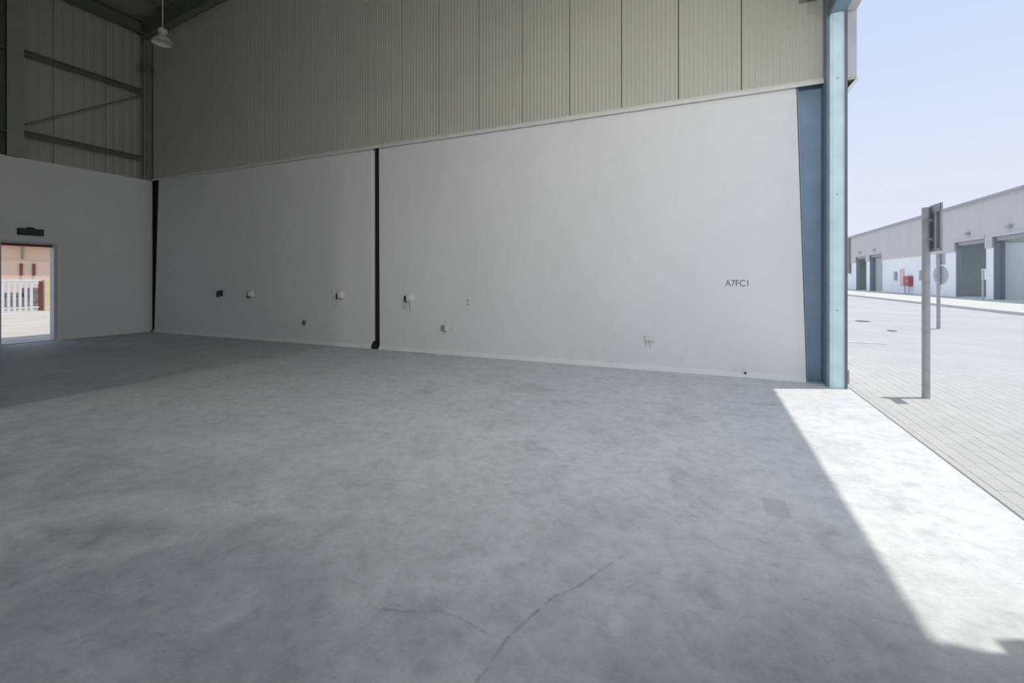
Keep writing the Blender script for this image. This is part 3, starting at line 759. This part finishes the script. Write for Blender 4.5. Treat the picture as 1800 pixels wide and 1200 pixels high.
# upper cladding: sheets of 4 m
yy = -10
while yy < 90:
    box('cladding_panel', L((XO - 0.08, XO + 0.12, yy + .004, yy + 3.996, HZ, 6.85)), 'clad_out', wh); yy += 4
for a, b_ in doors:
    box('door_trim', L((XO - 0.12, XO + 0.0, a - 0.05, b_ + 0.05, HZ, HZ + 0.22)), 'trim_out', wh)
    box('roller_housing', L((XO + 0.1, XO + 0.5, a, b_, HZ - 0.25, HZ + 0.3)), 'gutter', wh)
    box('door_jamb', L((XO + 0.0, XO + 0.3, b_ - 0.12, b_, 0, HZ)), 'bay_jamb', wh)
    box('wall_light', L((XO - 0.28, XO - 0.08, (a + b_) / 2 - .22, (a + b_) / 2 + .22, HZ + 0.42, HZ + 0.62)), 'gutter', wh)
box('eave_trim', L((XO - 0.16, XO + 0.1, -10, 90, 6.82, 6.95)), 'trim_out', wh)
bm = bmesh.new(); bm_prism(bm, [(-0.30, 6.93), (-0.08, 6.90), (-0.08, 7.10), (-0.30, 7.10)], 'y', -60, 40); obj('gutter', bm, 'gutter', wh)
bm = bmesh.new(); bm_prism(bm, [(-0.1, 6.98), (16, 8.2), (16, 8.35), (-0.1, 7.10)], 'y', -60, 40); obj('roof', bm, 'trim_out', wh)
for yc in (41.18, 66.2):
    box('party_wall', L((XO + 0.2, XO + 15, yc - .12, yc + .12, 0, 3.9)), 'plaster', wh)
    box('party_cladding', L((XO + 0.2, XO + 15, yc - .14, yc + .14, 3.9, 6.9)), 'clad', wh)
    box('inner_column', L((XO + 0.25, XO + 0.6, yc - .42, yc - .15, 0, 6.5)), 'bay_jamb', wh)
for yc in (38.6, 43.6, 63.4, 68.8):  # fill panels and lights added to brighten the bay interiors
    box('bay_fill_panel', L((XO + 3.8, XO + 5.0, yc - .6, yc + .6, 6.32, 6.45)), 'white_pl', wh)
    La = bpy.data.lights.new('bay_fill_light', 'AREA'); La.shape = 'RECTANGLE'; La.size = La.size_y = 1.1; La.energy = 200; La.color = (0.72, 0.86, 1.0)
    lo = bpy.data.objects.new('bay_fill_light', La); COL.objects.link(lo); lo.location = (XO + 4.4, yc, 6.30)
box('rear_wall', L((XO + 15, XO + 15.2, -10, 90, 0, 3.9)), 'plaster', wh)
box('rear_cladding', L((XO + 15, XO + 15.2, -10, 90, 3.9, 8.3)), 'clad', wh)
box('rear_door', L((XO + 14.9, XO + 15, 71.0, 75.0, 0, 2.6)), 'steel_blue', wh)
box('interior_floor', L((XO, XO + 15, -10, 90, -0.2, 0.04)), 'floor', wh)
for yc in (53.5, 28.5, 80.0):
    box('partition_wall', L((XO + 0.2, XO + 15, yc - .1, yc + .1, 0, 6.9)), 'plaster', wh)
box('end_wall', L((XO, XO + 15, 89.8, 90, 0, 6.9)), 'white_out', wh)
box('downpipe', L((XO - 0.28, XO - 0.10, 72.9, 73.5, 2.2, 7.0)), 'pipe', wh)
# hose cabinet etc. on the facade
t = thing('hose_cabinet', 'red fire hose cabinet on the white facade opposite', 'cabinet', (XO - 0.03, 54.4, 0.72))
box('body', (-0.3, 0, -0.9, 0.4, 0.05, 1.0), 'red', t, 0.02)
hd_ = box('door', (-0.32, -0.3, -0.82, 0.32, 0.12, 0.93), 'red', t)
box('handle', (-0.36, -0.32, -0.7, -0.62, 0.4, 0.65), 'white_pl', hd_)
box('leg', (-0.25, -0.18, -0.8, -0.7, -0.69, 0.05), 'trim_out', t); box('leg', (-0.25, -0.18, 0.2, 0.3, -0.69, 0.05), 'trim_out', t)
tag(box('notice_board', (-0.04, 0, -0.5, 0.5, 0, 1.7), 'pink', None, 0, (XO - 0.01, 56.0, 0.75)), 'faded pink notice board left of the red hose cabinet', 'board')
tag(box('meter_box', (-0.15, 0, -0.22, 0.22, 0, 0.9), 'gutter', None, 0.01, (XO - 0.01, 57.5, 1.3)), 'slim grey box left of the pink board opposite', 'box')
tag(box('meter_box', (-0.15, 0, -0.2, 0.2, 0, 0.9), 'gutter', None, 0.01, (XO - 0.01, 51.6, 1.3)), 'slim grey box right of the red hose cabinet opposite', 'box')
